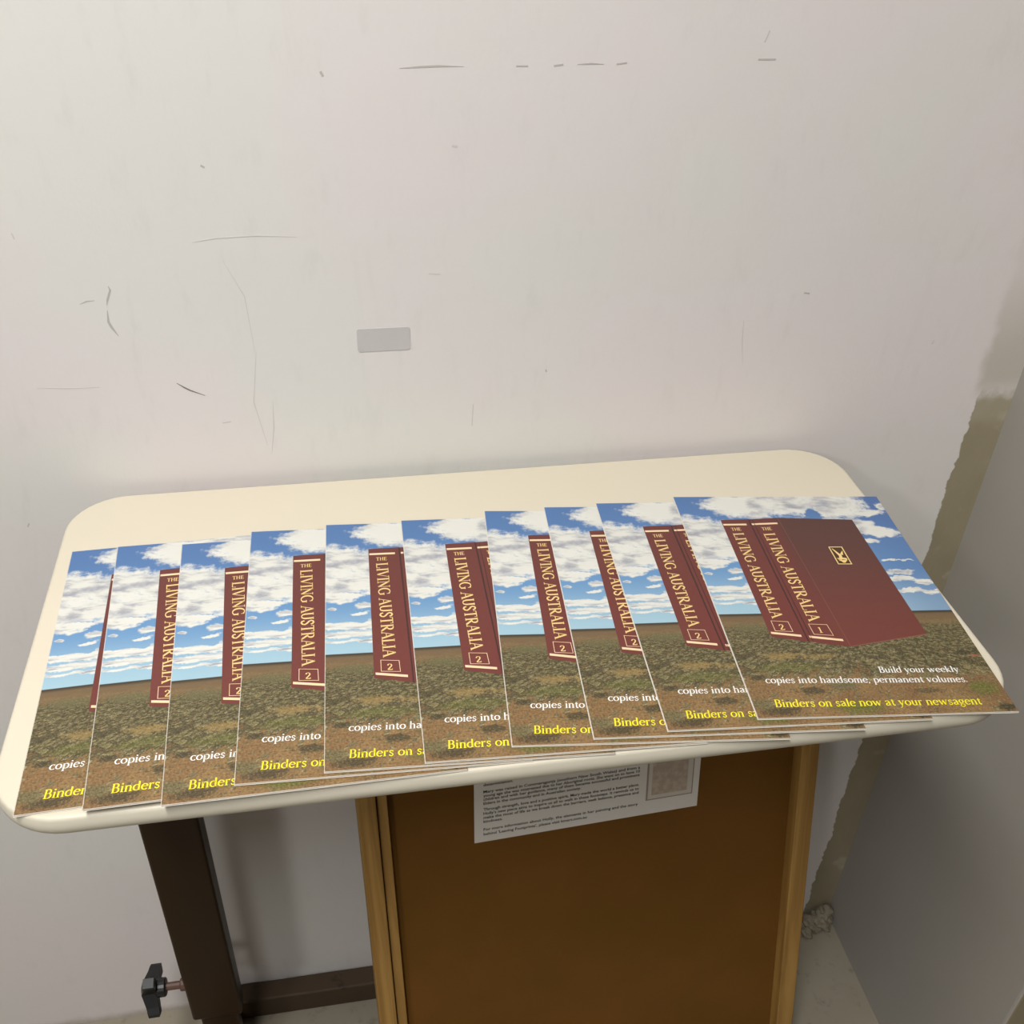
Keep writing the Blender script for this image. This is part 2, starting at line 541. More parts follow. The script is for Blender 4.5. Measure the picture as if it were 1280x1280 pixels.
def board_part(name, lo, hi, mat, bevel=0.0015, along='v'):
    bm = bmesh.new()
    add_box(bm, lo, hi)
    bmesh.ops.bevel(bm, geom=bm.edges[:], offset=bevel, segments=2, profile=0.5, affect='EDGES')
    uvl = bm.loops.layers.uv.new('UVMap')
    for f in bm.faces:
        for l in f.loops:
            c = l.vert.co
            l[uvl].uv = (c.x + c.z, c.y) if along == 'v' else (c.y + c.z, c.x)
    bmesh.ops.recalc_face_normals(bm, faces=bm.faces[:])
    bm.transform(TBOARD)
    o = mesh_obj(name, bm, mat)
    # the board transform mirrors nothing, but keep normals outward
    bm2 = bmesh.new(); bm2.from_mesh(o.data)
    bmesh.ops.recalc_face_normals(bm2, faces=bm2.faces[:]); bm2.to_mesh(o.data); bm2.free()
    return child(o, board)
SW = 0.0245
D_REC = 0.019
board_part('stile', (U0, V0, 0), (U0 + SW - .003, V1, .026), M_OAK)
board_part('stile', (U1 - SW - .0005, V0, 0), (U1, V1, .026), M_OAK)
board_part('top_rail', (U0 + SW - .003, V0, 0.0005), (U1 - SW - .0005, V0 + SW, .0255), M_OAK, along='u')
board_part('bottom_rail', (U0 + SW - .003, V1 - SW, 0.0005), (U1 - SW - .0005, V1, .0255), M_OAK, along='u')
board_part('bead', (U0 + SW - .0015, V0 + SW, .006), (U0 + SW + .0100, V1 - SW, .0185), M_OAK, .001)
board_part('backing_panel', (U0 + SW - .003, V0 + SW, D_REC), (U1 - SW - .0005, V1 - SW, .0245), M_BOARD, .0003)

# printed information sheet on the board
sheet = empty('information_sheet', tuple(TBOARD @ Vector((.0590, .427, D_REC - .0012))))
tag(sheet, 'white printed information sheet stuck on the brown board under the table edge', 'paper')
TS = TBOARD @ Matrix.Translation((-.0851, .4213, D_REC - .0006)) @ Matrix.Rotation(math.radians(2.1), 4, 'Z')
# local sheet frame: +x right, +y down, +z into the board
M_PAPER = plain('white_paper', srgb(214, 208, 200), 0.7, 0.2, var=0.02)
M_INK = plain('black_ink', srgb(34, 31, 30), 0.6, 0.2)
SHEET_W = .2881
bm = bmesh.new()
add_box(bm, (0, -.20, -.0004), (SHEET_W, 0, 0))
bmesh.ops.recalc_face_normals(bm, faces=bm.faces[:])
bm.transform(TS)
o = mesh_obj('paper', bm, M_PAPER)
child(o, sheet)

def text_mesh(s):
    cu = bpy.data.curves.new('text', 'FONT')
    cu.body = s
    cu.size = 1.0
    cu.offset = 0.02
    cu.resolution_u = 2
    to = bpy.data.objects.new('text', cu)
    COL.objects.link(to)
    dg = bpy.context.evaluated_depsgraph_get()
    me = bpy.data.meshes.new_from_object(to.evaluated_get(dg))
    bpy.data.objects.remove(to)
    bpy.data.curves.remove(cu)
    return me
LINES = [
    ("determination.", -0.0802, .185),
    ("Mary was raised in Cummeragunja (southern New South Wales) and from a", -0.0705, 1),
    ("young age she was mistreated due to her Aboriginal roots. She went on to have 10", -0.0650, 1),
    ("children and with her guidance, many of them became successful and prominent", -0.0597, 1),
    ("Elders in the community and in Australian society.", -0.0539, .617),
    ("Through strength, love and a positive spirit, Mary made the world a better place.", -0.0453, 1),
    ("Holly's new piece aims to inspire us all to walk in these footsteps. It reminds us to", -0.0394, 1),
    ("make the most of life as we break down the barriers, seek balance, presence and", -0.0336, 1),
    ("kindness.", -0.0278, .12),
    ("For more information about Holly, the elements in her painting and the story", -0.0162, 1),
    ("behind 'Leaving Footprints', please visit kmart.com.au", -0.0094, .662),
]
bm = bmesh.new()
for s, v, frac in LINES:
    me = text_mesh(s)
    xs = [q.co.x for q in me.vertices]
    wdt = max(xs) - min(xs)
    sc_x = (.1965 * frac) / wdt
    sc_y = .0055
    x_off, y_off = .0112, v
    T = TS @ Matrix.Translation((x_off - min(xs) * sc_x, y_off, -.0005)) @ Matrix.Diagonal((sc_x, -sc_y, 1, 1))
    me.transform(T)
    bm.from_mesh(me)
    bpy.data.meshes.remove(me)
o = mesh_obj('printed_text', bm, M_INK)
child(o, sheet)
# framed picture printed on the sheet
M_ART0 = plain('print_grey_line', srgb(150, 140, 128), 0.7, 0.2)
M_ART1 = plain('print_cream', srgb(200, 192, 180), 0.7, 0.2)
k = NT('print_artwork', 0.7, 0.2)
co = k.coord()
M_ART2 = k.color(k.mix(k.step(k.noise(co, 120, 4, 0.6), 0.4, 0.65), srgb(172, 156, 140), srgb(188, 172, 156)))
def sheet_rect(bm, x0, x1, y0, y1, z, mi):
    vs = [bm.verts.new(TS @ Vector(p)) for p in ((x0, y0, z), (x1, y0, z), (x1, y1, z), (x0, y1, z))]
    f = bm.faces.new(vs); f.material_index = mi
bm = bmesh.new()
sheet_rect(bm, .2175, .2800, -.085, -.0206, -.00048, 0)
sheet_rect(bm, .2200, .2785, -.084, -.0222, -.00052, 1)
sheet_rect(bm, .2247, .2720, -.080, -.0276, -.00056, 2)
o = mesh_obj('printed_picture', bm, [M_ART0, M_ART1, M_ART2])
child(o, sheet)

# ------------------------------------------------------------------ serif lettering for the magazine print
TH, TN = .092, .034     # thick and thin pen widths for a cap height of .70
def arc(cx, cy, rx, ry, a0, a1, n=10):
    return [(cx + rx * math.cos(math.radians(a0 + (a1 - a0) * i / n)), cy + ry * math.sin(math.radians(a0 + (a1 - a0) * i / n))) for i in range(n + 1)]
def S(x, y, w=.19): return ([(x - w / 2, y), (x + w / 2, y)], TN)      # a flat serif
def L(x, y0, y1): return ([(x, y0), (x, y1)], TH)
def G(*strokes, adv): return (list(strokes), adv)
X = .45
GLYPH = {
 ' ': G(adv=.25),
 '.': G(([(.08, .0), (.08, .085)], .09), adv=.22),
 ',': G(([(.09, .08), (.09, .0), (.05, -.10)], .065), adv=.22),
 'a': G((arc(.19, .33, .13, .115, 160, 30, 8) + [(.335, .28), (.335, .07), (.38, .02), (.42, .03)], None),
        ([(.335, .27), (.20, .235), (.09, .17), (.08, .08), (.13, .015), (.21, .02), (.335, .10)], None), adv=.45),
 'b': G(L(.12, .02, .70), ([(.04, .67), (.12, .70)], TN), ([(.12, .36)] + arc(.255, .225, .19, .22, 120, -120, 14) + [(.12, .04)], None), adv=.50),
 'c': G((arc(.245, .225, .19, .22, 45, 315, 16), None), adv=.42),
 'd': G(L(.39, .02, .70), ([(.31, .67), (.39, .70)], TN), ([(.39, .02), (.45, .03)], TN),
        ([(.39, .36)] + arc(.245, .225, .19, .22, 60, 300, 14) + [(.39, .07)], None), adv=.51),
 'e': G(([(.07, .255), (.415, .255)], TN), (arc(.245, .225, .18, .22, 10, 320, 18), None), adv=.46),
 'g': G((arc(.21, .30, .145, .145, 0, 360, 16), None), ([(.30, .41), (.38, .44), (.44, .43)], TN),
        ([(.13, .18), (.10, .10), (.16, .05), (.34, .03), (.40, -.05), (.36, -.15), (.22, -.20), (.09, -.16), (.06, -.08), (.14, .02)], .05), adv=.46),
 'h': G(L(.12, 0, .70), ([(.04, .67), (.12, .70)], TN), ([(.12, .33), (.18, .41), (.27, .45), (.36, .42), (.405, .33), (.405, 0)], None), S(.12, .0), S(.405, .0), adv=.53),
 'i': G(L(.13, 0, X), ([(.05, .42), (.13, X)], TN), S(.13, 0), ([(.13, .575), (.13, .67)], .095), adv=.26),
 'k': G(L(.12, 0, .70), ([(.04, .67), (.12, .70)], TN), ([(.13, .20), (.36, .43)], TN), ([(.21, .27), (.42, .01)], TH), S(.12, 0), S(.43, 0, .15), S(.36, .44, .16), adv=.51),
 'l': G(L(.13, 0, .70), ([(.05, .67), (.13, .70)], TN), S(.13, 0), adv=.26),
 'm': G(L(.12, 0, X), ([(.04, .42), (.12, X)], TN), ([(.12, .33), (.18, .41), (.26, .45), (.34, .42), (.385, .33), (.385, 0)], None),
        ([(.385, .33), (.45, .41), (.53, .45), (.61, .42), (.65, .33), (.65, 0)], None), S(.12, 0), S(.385, 0), S(.65, 0), adv=.78),
 'n': G(L(.12, 0, X), ([(.04, .42), (.12, X)], TN), ([(.12, .33), (.18, .41), (.27, .45), (.36, .42), (.405, .33), (.405, 0)], None), S(.12, .0), S(.405, .0), adv=.53),
 'o': G((arc(.25, .225, .19, .215, 0, 360, 20), None), adv=.50),
 'p': G(L(.12, -.22, X), ([(.04, .42), (.12, X)], TN), ([(.12, .36)] + arc(.265, .225, .185, .22, 120, -120, 14) + [(.12, .06)], None), S(.12, -.22), adv=.51),
 'r': G(L(.12, 0, X), ([(.04, .42), (.12, X)], TN), ([(.12, .31), (.19, .41), (.28, .44)], TN), ([(.27, .44), (.33, .40)], .09), S(.12, 0), adv=.37),
 's': G(([(.32, .35), (.29, .42), (.20, .445), (.11, .41), (.085, .34), (.13, .27), (.26, .20), (.325, .12), (.29, .04), (.19, .0), (.10, .03), (.065, .11)], .058), adv=.39),
 't': G(([(.15, .56), (.15, .07), (.20, .01), (.30, .04)], TH * .9), ([(.04, .425), (.29, .425)], TN), adv=.33),
 'u': G(([(.12, X), (.12, .12), (.17, .02), (.26, .0), (.34, .05), (.395, .12)], None), L(.395, .0, X), ([(.04, .43), (.12, X)], TN), ([(.32, .43), (.395, X)], TN), ([(.395, .0), (.46, .02)], TN), adv=.52),
 'v': G(([(.09, .44), (.235, .01)], TH), ([(.235, .01), (.39, .44)], TN), S(.09, .44), S(.39, .44, .15), adv=.48),
 'w': G(([(.09, .44), (.23, .01)], TH), ([(.23, .01), (.36, .44)], TN), ([(.36, .44), (.50, .01)], TH), ([(.50, .01), (.64, .44)], TN), S(.09, .44), S(.64, .44, .15), adv=.73),
 'y': G(([(.09, .44), (.245, .02)], TH), ([(.40, .44), (.245, .02), (.18, -.14), (.10, -.20), (.05, -.17)], TN * 1.2), S(.09, .44), S(.40, .44, .15), adv=.48),
 'A': G(([(.10, .0), (.345, .70)], TN), ([(.335, .70), (.59, .0)], TH), ([(.19, .25), (.49, .25)], TN), S(.10, 0), S(.59, 0, .22), adv=.68),
 'B': G(L(.15, 0, .68), ([(.05, .68), (.30, .68)] + arc(.30, .525, .145, .155, 90, -90, 10) + [(.15, .37)], None), ([(.30, .37)] + arc(.31, .185, .18, .185, 90, -90, 12) + [(.05, .0)], None), adv=.57),
 'E': G(L(.15, 0, .68), ([(.05, .68), (.48, .68), (.49, .56)], TN * 1.2), ([(.05, 0), (.50, 0), (.53, .15)], TN * 1.2), ([(.15, .36), (.40, .36)], TN), ([(.40, .28), (.40, .44)], TN), adv=.58),
 'G': G((arc(.36, .34, .29, .34, 50, 300, 18) + [(.56, .06)], None), L(.58, .05, .30), S(.57, .31, .22), ([(.56, .48), (.57, .66)], TN), adv=.72),
 'H': G(L(.15, 0, .68), L(.57, 0, .68), ([(.15, .36), (.57, .36)], TN), S(.15, 0, .22), S(.57, 0, .22), S(.15, .68, .22), S(.57, .68, .22), adv=.72),
 'I': G(L(.16, 0, .68), S(.16, 0, .23), S(.16, .68, .23), adv=.32),
 'L': G(L(.15, 0, .68), S(.15, .68, .22), ([(.05, 0), (.48, 0), (.52, .19)], TN * 1.2), adv=.55),
 'N': G(([(.14, 0), (.14, .68)], TN), ([(.10, .68), (.58, .02)], TH), ([(.58, .0), (.58, .68)], TN), S(.14, 0, .2), S(.10, .68, .17), S(.58, .68, .2), adv=.72),
 'R': G(L(.15, 0, .68), ([(.05, .68), (.30, .68)] + arc(.31, .515, .155, .165, 90, -90, 10) + [(.15, .35)], None), ([(.27, .35), (.56, .01)], TH), S(.15, 0, .22), S(.58, 0, .15), adv=.63),
 'S': G(([(.40, .52), (.37, .63), (.25, .69), (.13, .64), (.09, .54), (.14, .44), (.33, .30), (.41, .19), (.37, .06), (.24, -.01), (.12, .03), (.07, .17)], .08), adv=.49),
 'T': G(L(.31, 0, .68), ([(.05, .54), (.06, .68), (.56, .68), (.57, .54)], TN * 1.2), S(.31, 0, .24), adv=.62),
 'U': G(([(.14, .68), (.14, .22), (.19, .07), (.33, .0), (.47, .06), (.53, .2), (.53, .68)], None), S(.14, .68, .22), S(.53, .68, .2), adv=.67),
 'V': G(([(.09, .68), (.34, .0)], TH), ([(.34, .0), (.59, .68)], TN), S(.09, .68, .22), S(.59, .68, .2), adv=.66),
 '1': G(L(.22, 0, .66), ([(.10, .56), (.22, .66)], TN * 1.4), S(.22, 0, .28), adv=.44),
 '2': G(([(.08, .50), (.12, .62), (.23, .68), (.35, .62), (.38, .50), (.32, .36), (.09, .06)], None), ([(.07, .035), (.40, .035), (.43, .14)], .07), adv=.48),
}
def stroke_quads(pts, wd, k=1.0):
    n = len(pts)
    closed = n > 3 and math.hypot(pts[0][0] - pts[-1][0], pts[0][1] - pts[-1][1]) < 1e-6
    A, B = [], []
    for i in range(n):
        if closed and i in (0, n - 1):
            a, b = pts[-2], pts[1]
        else:
            a, b = pts[max(0, i - 1)], pts[min(n - 1, i + 1)]
        dx, dy = b[0] - a[0], b[1] - a[1]
        l = math.hypot(dx, dy) or 1
        dx, dy = dx / l, dy / l
        w_ = wd if wd else TN * 1.05 + (TH - TN) * abs(dy) ** 1.3
        w_ *= k
        A.append((pts[i][0] - dy * w_ / 2, pts[i][1] + dx * w_ / 2))
        B.append((pts[i][0] + dy * w_ / 2, pts[i][1] - dx * w_ / 2))
    return [(B[i], B[i + 1], A[i + 1], A[i]) for i in range(n - 1)]
def text_quads(s, track=0.0, k=1.0):
    out, x = [], 0.0
    for ch in s:
        st, adv = GLYPH[ch]
        for pts, wd in st:
            for q in stroke_quads(pts, wd, k):
                out.append([(px + x, py) for px, py in q])
        x += adv + (track if ch != ' ' else track)
    return out, x

# ------------------------------------------------------------------ the magazine
MW, ML, MT = .213, .2965, .0015
def uvp(u, v, z):
    """print coordinates (u right, v down, 0..1) to the magazine's own space; origin at the centre of its base"""
    return (-MW / 2 + u * MW, ML / 2 - v * ML, MT + z)

def cover_print_material():
    k = NT('printed_outback_cover', 0.36, 0.22)
    uv = k.n('ShaderNodeUVMap').outputs[0]
    s = k.sep(uv)
    u, v = s[0], s[1]
    HZ = k.math('ADD', 0.5945, k.math('MULTIPLY', u, -0.004))
    # ---- sky
    sky = k.mix(k.step(v, 0.0, 0.40), srgb(84, 118, 166), srgb(104, 146, 188))
    sky = k.mix(k.step(v, 0.36, 0.60), sky, srgb(158, 190, 204))
    sky = k.mix(k.step(u, 0.55, 1.0, 0, 0.5), sky, srgb(80, 104, 156))
    depth = k.math('DIVIDE', 1.0, k.math('ADD', 0.14, k.math('SUBTRACT', 0.62, v)))
    pu = k.math('MULTIPLY', k.math('SUBTRACT', u, 0.5), k.math('ADD', 0.6, k.math('MULTIPLY', depth, 0.25)))
    pv = k.math('MULTIPLY', v, k.math('ADD', 1.0, k.math('MULTIPLY', depth, 0.9)))
    pc = k.comb(pu, pv, 0.0)
    n1 = k.math('ADD', k.math('MULTIPLY', k.noise(pc, 9.0, 7, 0.65, 0.25), 0.7), k.math('MULTIPLY', k.noise(uv, 42, 5, 0.65), 0.3))
    warp = k.noise(uv, 14, 4, 0.6, color=True)
    wuv = k.vmath('ADD', uv, k.scaled(k.vmath('SUBTRACT', warp, (0.5, 0.5, 0.5)), (0.07, 0.045, 0)))
    blobs = [(.33, .055, .22, .090), (.24, .045, .16, .050), (.55, .03, .24, .11), (.75, .05, .20, .105), (.90, .095, .10, .030), (.985, .06, .035, .028),
             (.05, .195, .20, .100), (.16, .205, .12, .085), (.0, .30, .17, .075), (.14, .295, .17, .060), (.05, .355, .13, .030), (.26, .33, .18, .035),
             (.89, .20, .16, .034), (.84, .25, .05, .014), (.80, .16, .12, .04), (.86, .35, .04, .007), (.93, .352, .05, .004),
             (.88, .408, .085, .018), (.955, .455, .06, .016), (.85, .44, .09, .016), (.98, .50, .10, .016), (.88, .50, .10, .014),
             (.158, .40, .050, .018), (.13, .432, .055, .010), (.03, .404, .03, .007),
             (.03, .478, .13, .018), (.16, .485, .13, .018), (.08, .515, .19, .017), (.24, .47, .10, .014), (.15, .545, .22, .008)]
    acc = None
    for bu, bv, ru, rv in blobs:
        dd = k.vmath('MULTIPLY', k.vmath('SUBTRACT', wuv, (bu, bv, 0)), (1 / ru, 1 / rv, 0))
        val = k.math('SUBTRACT', 1.0, k.vmath('LENGTH', dd, (0, 0, 0)))
        acc = val if acc is None else k.math('MAXIMUM', acc, val)
    hole = k.vmath('LENGTH', k.vmath('MULTIPLY', k.vmath('SUBTRACT', wuv, (.64, .108, 0)), (1 / .045, 1 / .03, 0)), (0, 0, 0))
    acc = k.math('MINIMUM', acc, k.math('SUBTRACT', hole, 0.75))
    body = k.math('ADD', acc, k.math('MULTIPLY', k.math('SUBTRACT', n1, 0.5), 1.9))
    cmask = k.step(body, 0.06, 0.42)
    sh = k.noise(k.vmath('ADD', pc, (3.1, 0.07, 0)), 7.5, 5, 0.55, 0.3)
    cc = k.mix(k.step(sh, 0.44, 0.66), srgb(218, 217, 208), srgb(160, 161, 168))
    cc = k.mix(k.step(body, 0.2, 0.7, 0.6, 0.0), cc, srgb(224, 224, 216))
    sky = k.mix(cmask, sky, cc)
    # ---- scrub plain
    g = k.math('MAXIMUM', k.math('SUBTRACT', v, HZ), 0.0)
    inv = k.math('DIVIDE', 1.0, k.math('ADD', g, 0.10))
    gc = k.comb(k.math('MULTIPLY', k.math('SUBTRACT', u, 0.5), inv), k.math('MULTIPLY', inv, 0.62), 0.0)
    gw = k.vmath('ADD', gc, k.scaled(k.vmath('SUBTRACT', k.noise(gc, 16, 4, 0.65, color=True), (.5, .5, .5)), (.16, .16, 0)))
    big = k.noise(gc, 2.3, 3, 0.55)
    soil = k.mix(k.step(big, 0.35, 0.65), srgb(126, 96, 64), srgb(144, 114, 74))
    soil = k.mix(k.step(g, 0.0, 0.10), srgb(112, 94, 70), soil)
    soil = k.mix(k.step(k.noise(gc, 30, 4, 0.6), 0.45, 0.75, 0, 0.6), soil, srgb(110, 84, 58))
    v1 = k.voronoi(gw, 14)
    v2 = k.voronoi(gw, 34)
    grain = k.noise(gw, 55, 5, 0.7)
    bush_c = k.mix(k.step(grain, 0.30, 0.68), srgb(84, 76, 48), srgb(184, 170, 126))
    bush_c = k.mix(k.step(k.noise(gc, 5, 2), 0.45, 0.65, 0, 0.45), bush_c, srgb(128, 122, 76))
    bush_c = k.mix(k.step(v2, 0.32, 0.62, 0, 0.6), bush_c, srgb(62, 56, 38))
    bush_c = k.mix(k.step(v1, 0.34, 0.64, 0, 0.75), bush_c, srgb(56, 50, 34))
    dens = k.math('ADD', k.step(g, 0.02, 0.085, 0.05, 0.80), k.step(g, 0.20, 0.30, 0.0, -0.60))
    dens = k.math('ADD', dens, k.math('MULTIPLY', k.math('SUBTRACT', k.noise(gc, 4.5, 4, 0.6), 0.5), 0.9))
    inb = k.step(k.math('SUBTRACT', k.math('MULTIPLY', v1, 0.8), dens), -0.08, 0.12, 1, 0)
    ground = k.mix(inb, soil, bush_c)
    # dry yellow clearings and a few individual bushes
    fine = k.noise(k.scaled(uv, (1, 1.7, 1)), 52, 6, 0.75)
    def spot(gr, cu, cv, ru, rv, col, amt=1.0, rag=2.4):
        dd = k.vmath('LENGTH', k.vmath('MULTIPLY', k.vmath('SUBTRACT', uv, (cu, cv, 0)), (1 / ru, 1 / rv, 0)), (0, 0, 0))
        val = k.math('ADD', k.math('SUBTRACT', 1.0, dd), k.math('MULTIPLY', k.math('SUBTRACT', fine, 0.5), rag))
        return k.mix(k.math('MULTIPLY', k.step(val, 0.0, 0.55), amt), gr, col)
    dark = k.mix(k.noise(uv, 150, 4, 0.7), srgb(40, 36, 26), srgb(88, 80, 58))
    green = k.mix(k.noise(uv, 130, 4, 0.7), srgb(70, 74, 30), srgb(126, 126, 66))
    olive = k.mix(k.noise(uv, 140, 4, 0.7), srgb(66, 62, 40), srgb(130, 124, 88))
    tan = k.mix(fine, srgb(128, 104, 62), srgb(184, 154, 96))
    ground = spot(ground, .19, .772, .10, .018, tan, 0.6, 3.2)
    ground = spot(ground, .34, .775, .09, .012, tan, 0.5, 3.2)
    ground = spot(ground, .20, .815, .17, .022, green, 0.5)
    ground = spot(ground, .06, .853, .04, .014, dark, 0.9)
    ground = spot(ground, .25, .905, .07, .018, dark, 0.85)
    ground = spot(ground, .38, .89, .08, .025, olive, 0.8)
    ground = spot(ground, .10, .975, .10, .022, dark, 0.85)
    ground = spot(ground, .03, .95, .07, .026, olive, 0.8)
    ground = spot(ground, .40, .97, .12, .028, green, 0.85)
    ground = spot(ground, .70, .915, .08, .014, dark, 0.6)
    ground = spot(ground, .92, .91, .075, .034, green, 0.9)
    ground = spot(ground, .925, .770, .05, .018, dark, 0.95)
    ground = spot(ground, .968, .784, .03, .006, srgb(156, 98, 74), 0.9, .5)
    ground = spot(ground, .968, .982, .045, .020, dark, 0.98)
    ground = spot(ground, .12, .655, .12, .022, olive, 0.75)
    ground = k.mix(k.step(g, 0.004, 0.016, 0.9, 0.0), ground, srgb(62, 56, 44))
    c = k.mix(k.step(k.math('SUBTRACT', v, HZ), -0.0012, 0.0012), sky, ground)
    grit = k.noise(k.scaled(uv, (1, 1.6, 1)), 120, 4, 0.7)
    dk = k.math('MULTIPLY', k.step(grit, 0.50, 0.68, 0, 0.7), k.step(g, 0.01, 0.12))
    c = k.mix(dk, c, srgb(58, 50, 34))
    lt = k.math('MULTIPLY', k.step(grit, 0.48, 0.32, 0, 0.42), k.step(g, 0.01, 0.12))
    c = k.mix(lt, c, srgb(176, 158, 118))
    c = k.mix(0.10, c, (0.02, 0.02, 0.02, 1))
    # whitish worn rim along the cut edges
    rim = k.math('MAXIMUM', k.step(k.math('ADD', u, k.math('MULTIPLY', k.math('SUBTRACT', grit, 0.5), 0.004)), 0.0018, 0.0034, 1, 0),
                 k.step(k.math('ADD', v, k.math('MULTIPLY', k.math('SUBTRACT', grit, 0.5), 0.003)), 0.9978, 0.9990, 0, 1))
    c = k.mix(k.math('MULTIPLY', rim, 0.75), c, srgb(206, 200, 188))
    return k.color(c)

M_COVER = cover_print_material()
M_EDGE = plain('cut_paper_edge', srgb(222, 216, 204), 0.8, 0.15)
k = NT('page_edges', 0.85, 0.1)
s_ = k.sep(k.coord())
k.color(k.mix(k.step(k.noise(k.comb(0.0, k.math('MULTIPLY', s_[1], 3), k.math('MULTIPLY', s_[2], 5000)), 1.0, 2), .45, .6), srgb(226, 220, 208), srgb(176, 166, 152)))
M_PAGES = k.m
k = NT('printed_maroon', 0.36, 0.25)
uv = k.sep(k.n('ShaderNodeUVMap').outputs[0])
c = k.mix(k.step(uv[1], 0.12, 0.74), srgb(88, 60, 54), srgb(110, 60, 52))
c = k.mix(k.step(uv[0], 0.40, 0.48, 0.75, 0.0), c, srgb(110, 57, 51))
k.color(k.mix(k.noise(k.coord(), 300, 2), c, k.mix(0.1, c, (0, 0, 0, 1))))
M_MAROON = k.m
M_GROOVE = plain('printed_dark_groove', srgb(62, 34, 32), 0.33, 0.45)
M_SEAM = plain('printed_light_seam', srgb(128, 78, 68), 0.33, 0.45)
M_GOLD = plain('printed_gold', srgb(228, 196, 130), 0.33, 0.45, var=.1, scale=400)
M_GOLDBAR = plain('printed_pale_gold', srgb(232, 202, 162), 0.33, 0.45)
M_EMB = plain('printed_dark_brown', srgb(70, 46, 24), 0.33, 0.45)
M_WHITE = plain('printed_white', srgb(228, 227, 222), 0.33, 0.45, var=.01)
M_YELLOW = plain('printed_yellow', srgb(238, 224, 36), 0.33, 0.45, var=.01)

def quad_mesh(name, quads, z, mat, parent):
    """flat print: quads in (u, v)"""
    bm = bmesh.new()
    uvl = bm.loops.layers.uv.new('UVMap')
    for q in quads:
        z_ = z
        vs = [bm.verts.new(uvp(a, b, z_)) for a, b in q]
        f = bm.faces.new(vs)
        f.normal_update()
        if f.normal.z < 0:
            f.normal_flip()
        for l in f.loops:
            c = l.vert.co
            l[uvl].uv = ((c.x + MW / 2) / MW, (ML / 2 - c.y) / ML)
    return mesh_obj(name, bm, mat, parent)

def line_text(s, p0, p1, up, track=0.0, k=1.2):
    """lay the text between two baseline points; up = (du, dv) of the cap height"""
    qs, w_ = text_quads(s, track, k)
    out = []
    for q in qs:
        o_ = []
        for x, y in q:
            t = x / w_
            hh = y / .69
            o_.append((p0[0] + (p1[0] - p0[0]) * t + up[0] * hh, p0[1] + (p1[1] - p0[1]) * t + up[1] * hh))
        out.append(o_)
    return out

def bar(p0, p1, th):
    return [(p0[0], p0[1] - th / 2), (p1[0], p1[1] - th / 2), (p1[0], p1[1] + th / 2), (p0[0], p0[1] + th / 2)]
def outline(q, w_):
    cx = sum(p[0] for p in q) / 4; cy = sum(p[1] for p in q) / 4
    inn = []
    for p in q:
        inn.append((p[0] - math.copysign(w_ / MW, p[0] - cx), p[1] - math.copysign(w_ / ML, p[1] - cy)))
    return [(q[i], q[(i + 1) % 4], inn[(i + 1) % 4], inn[i]) for i in range(4)], inn

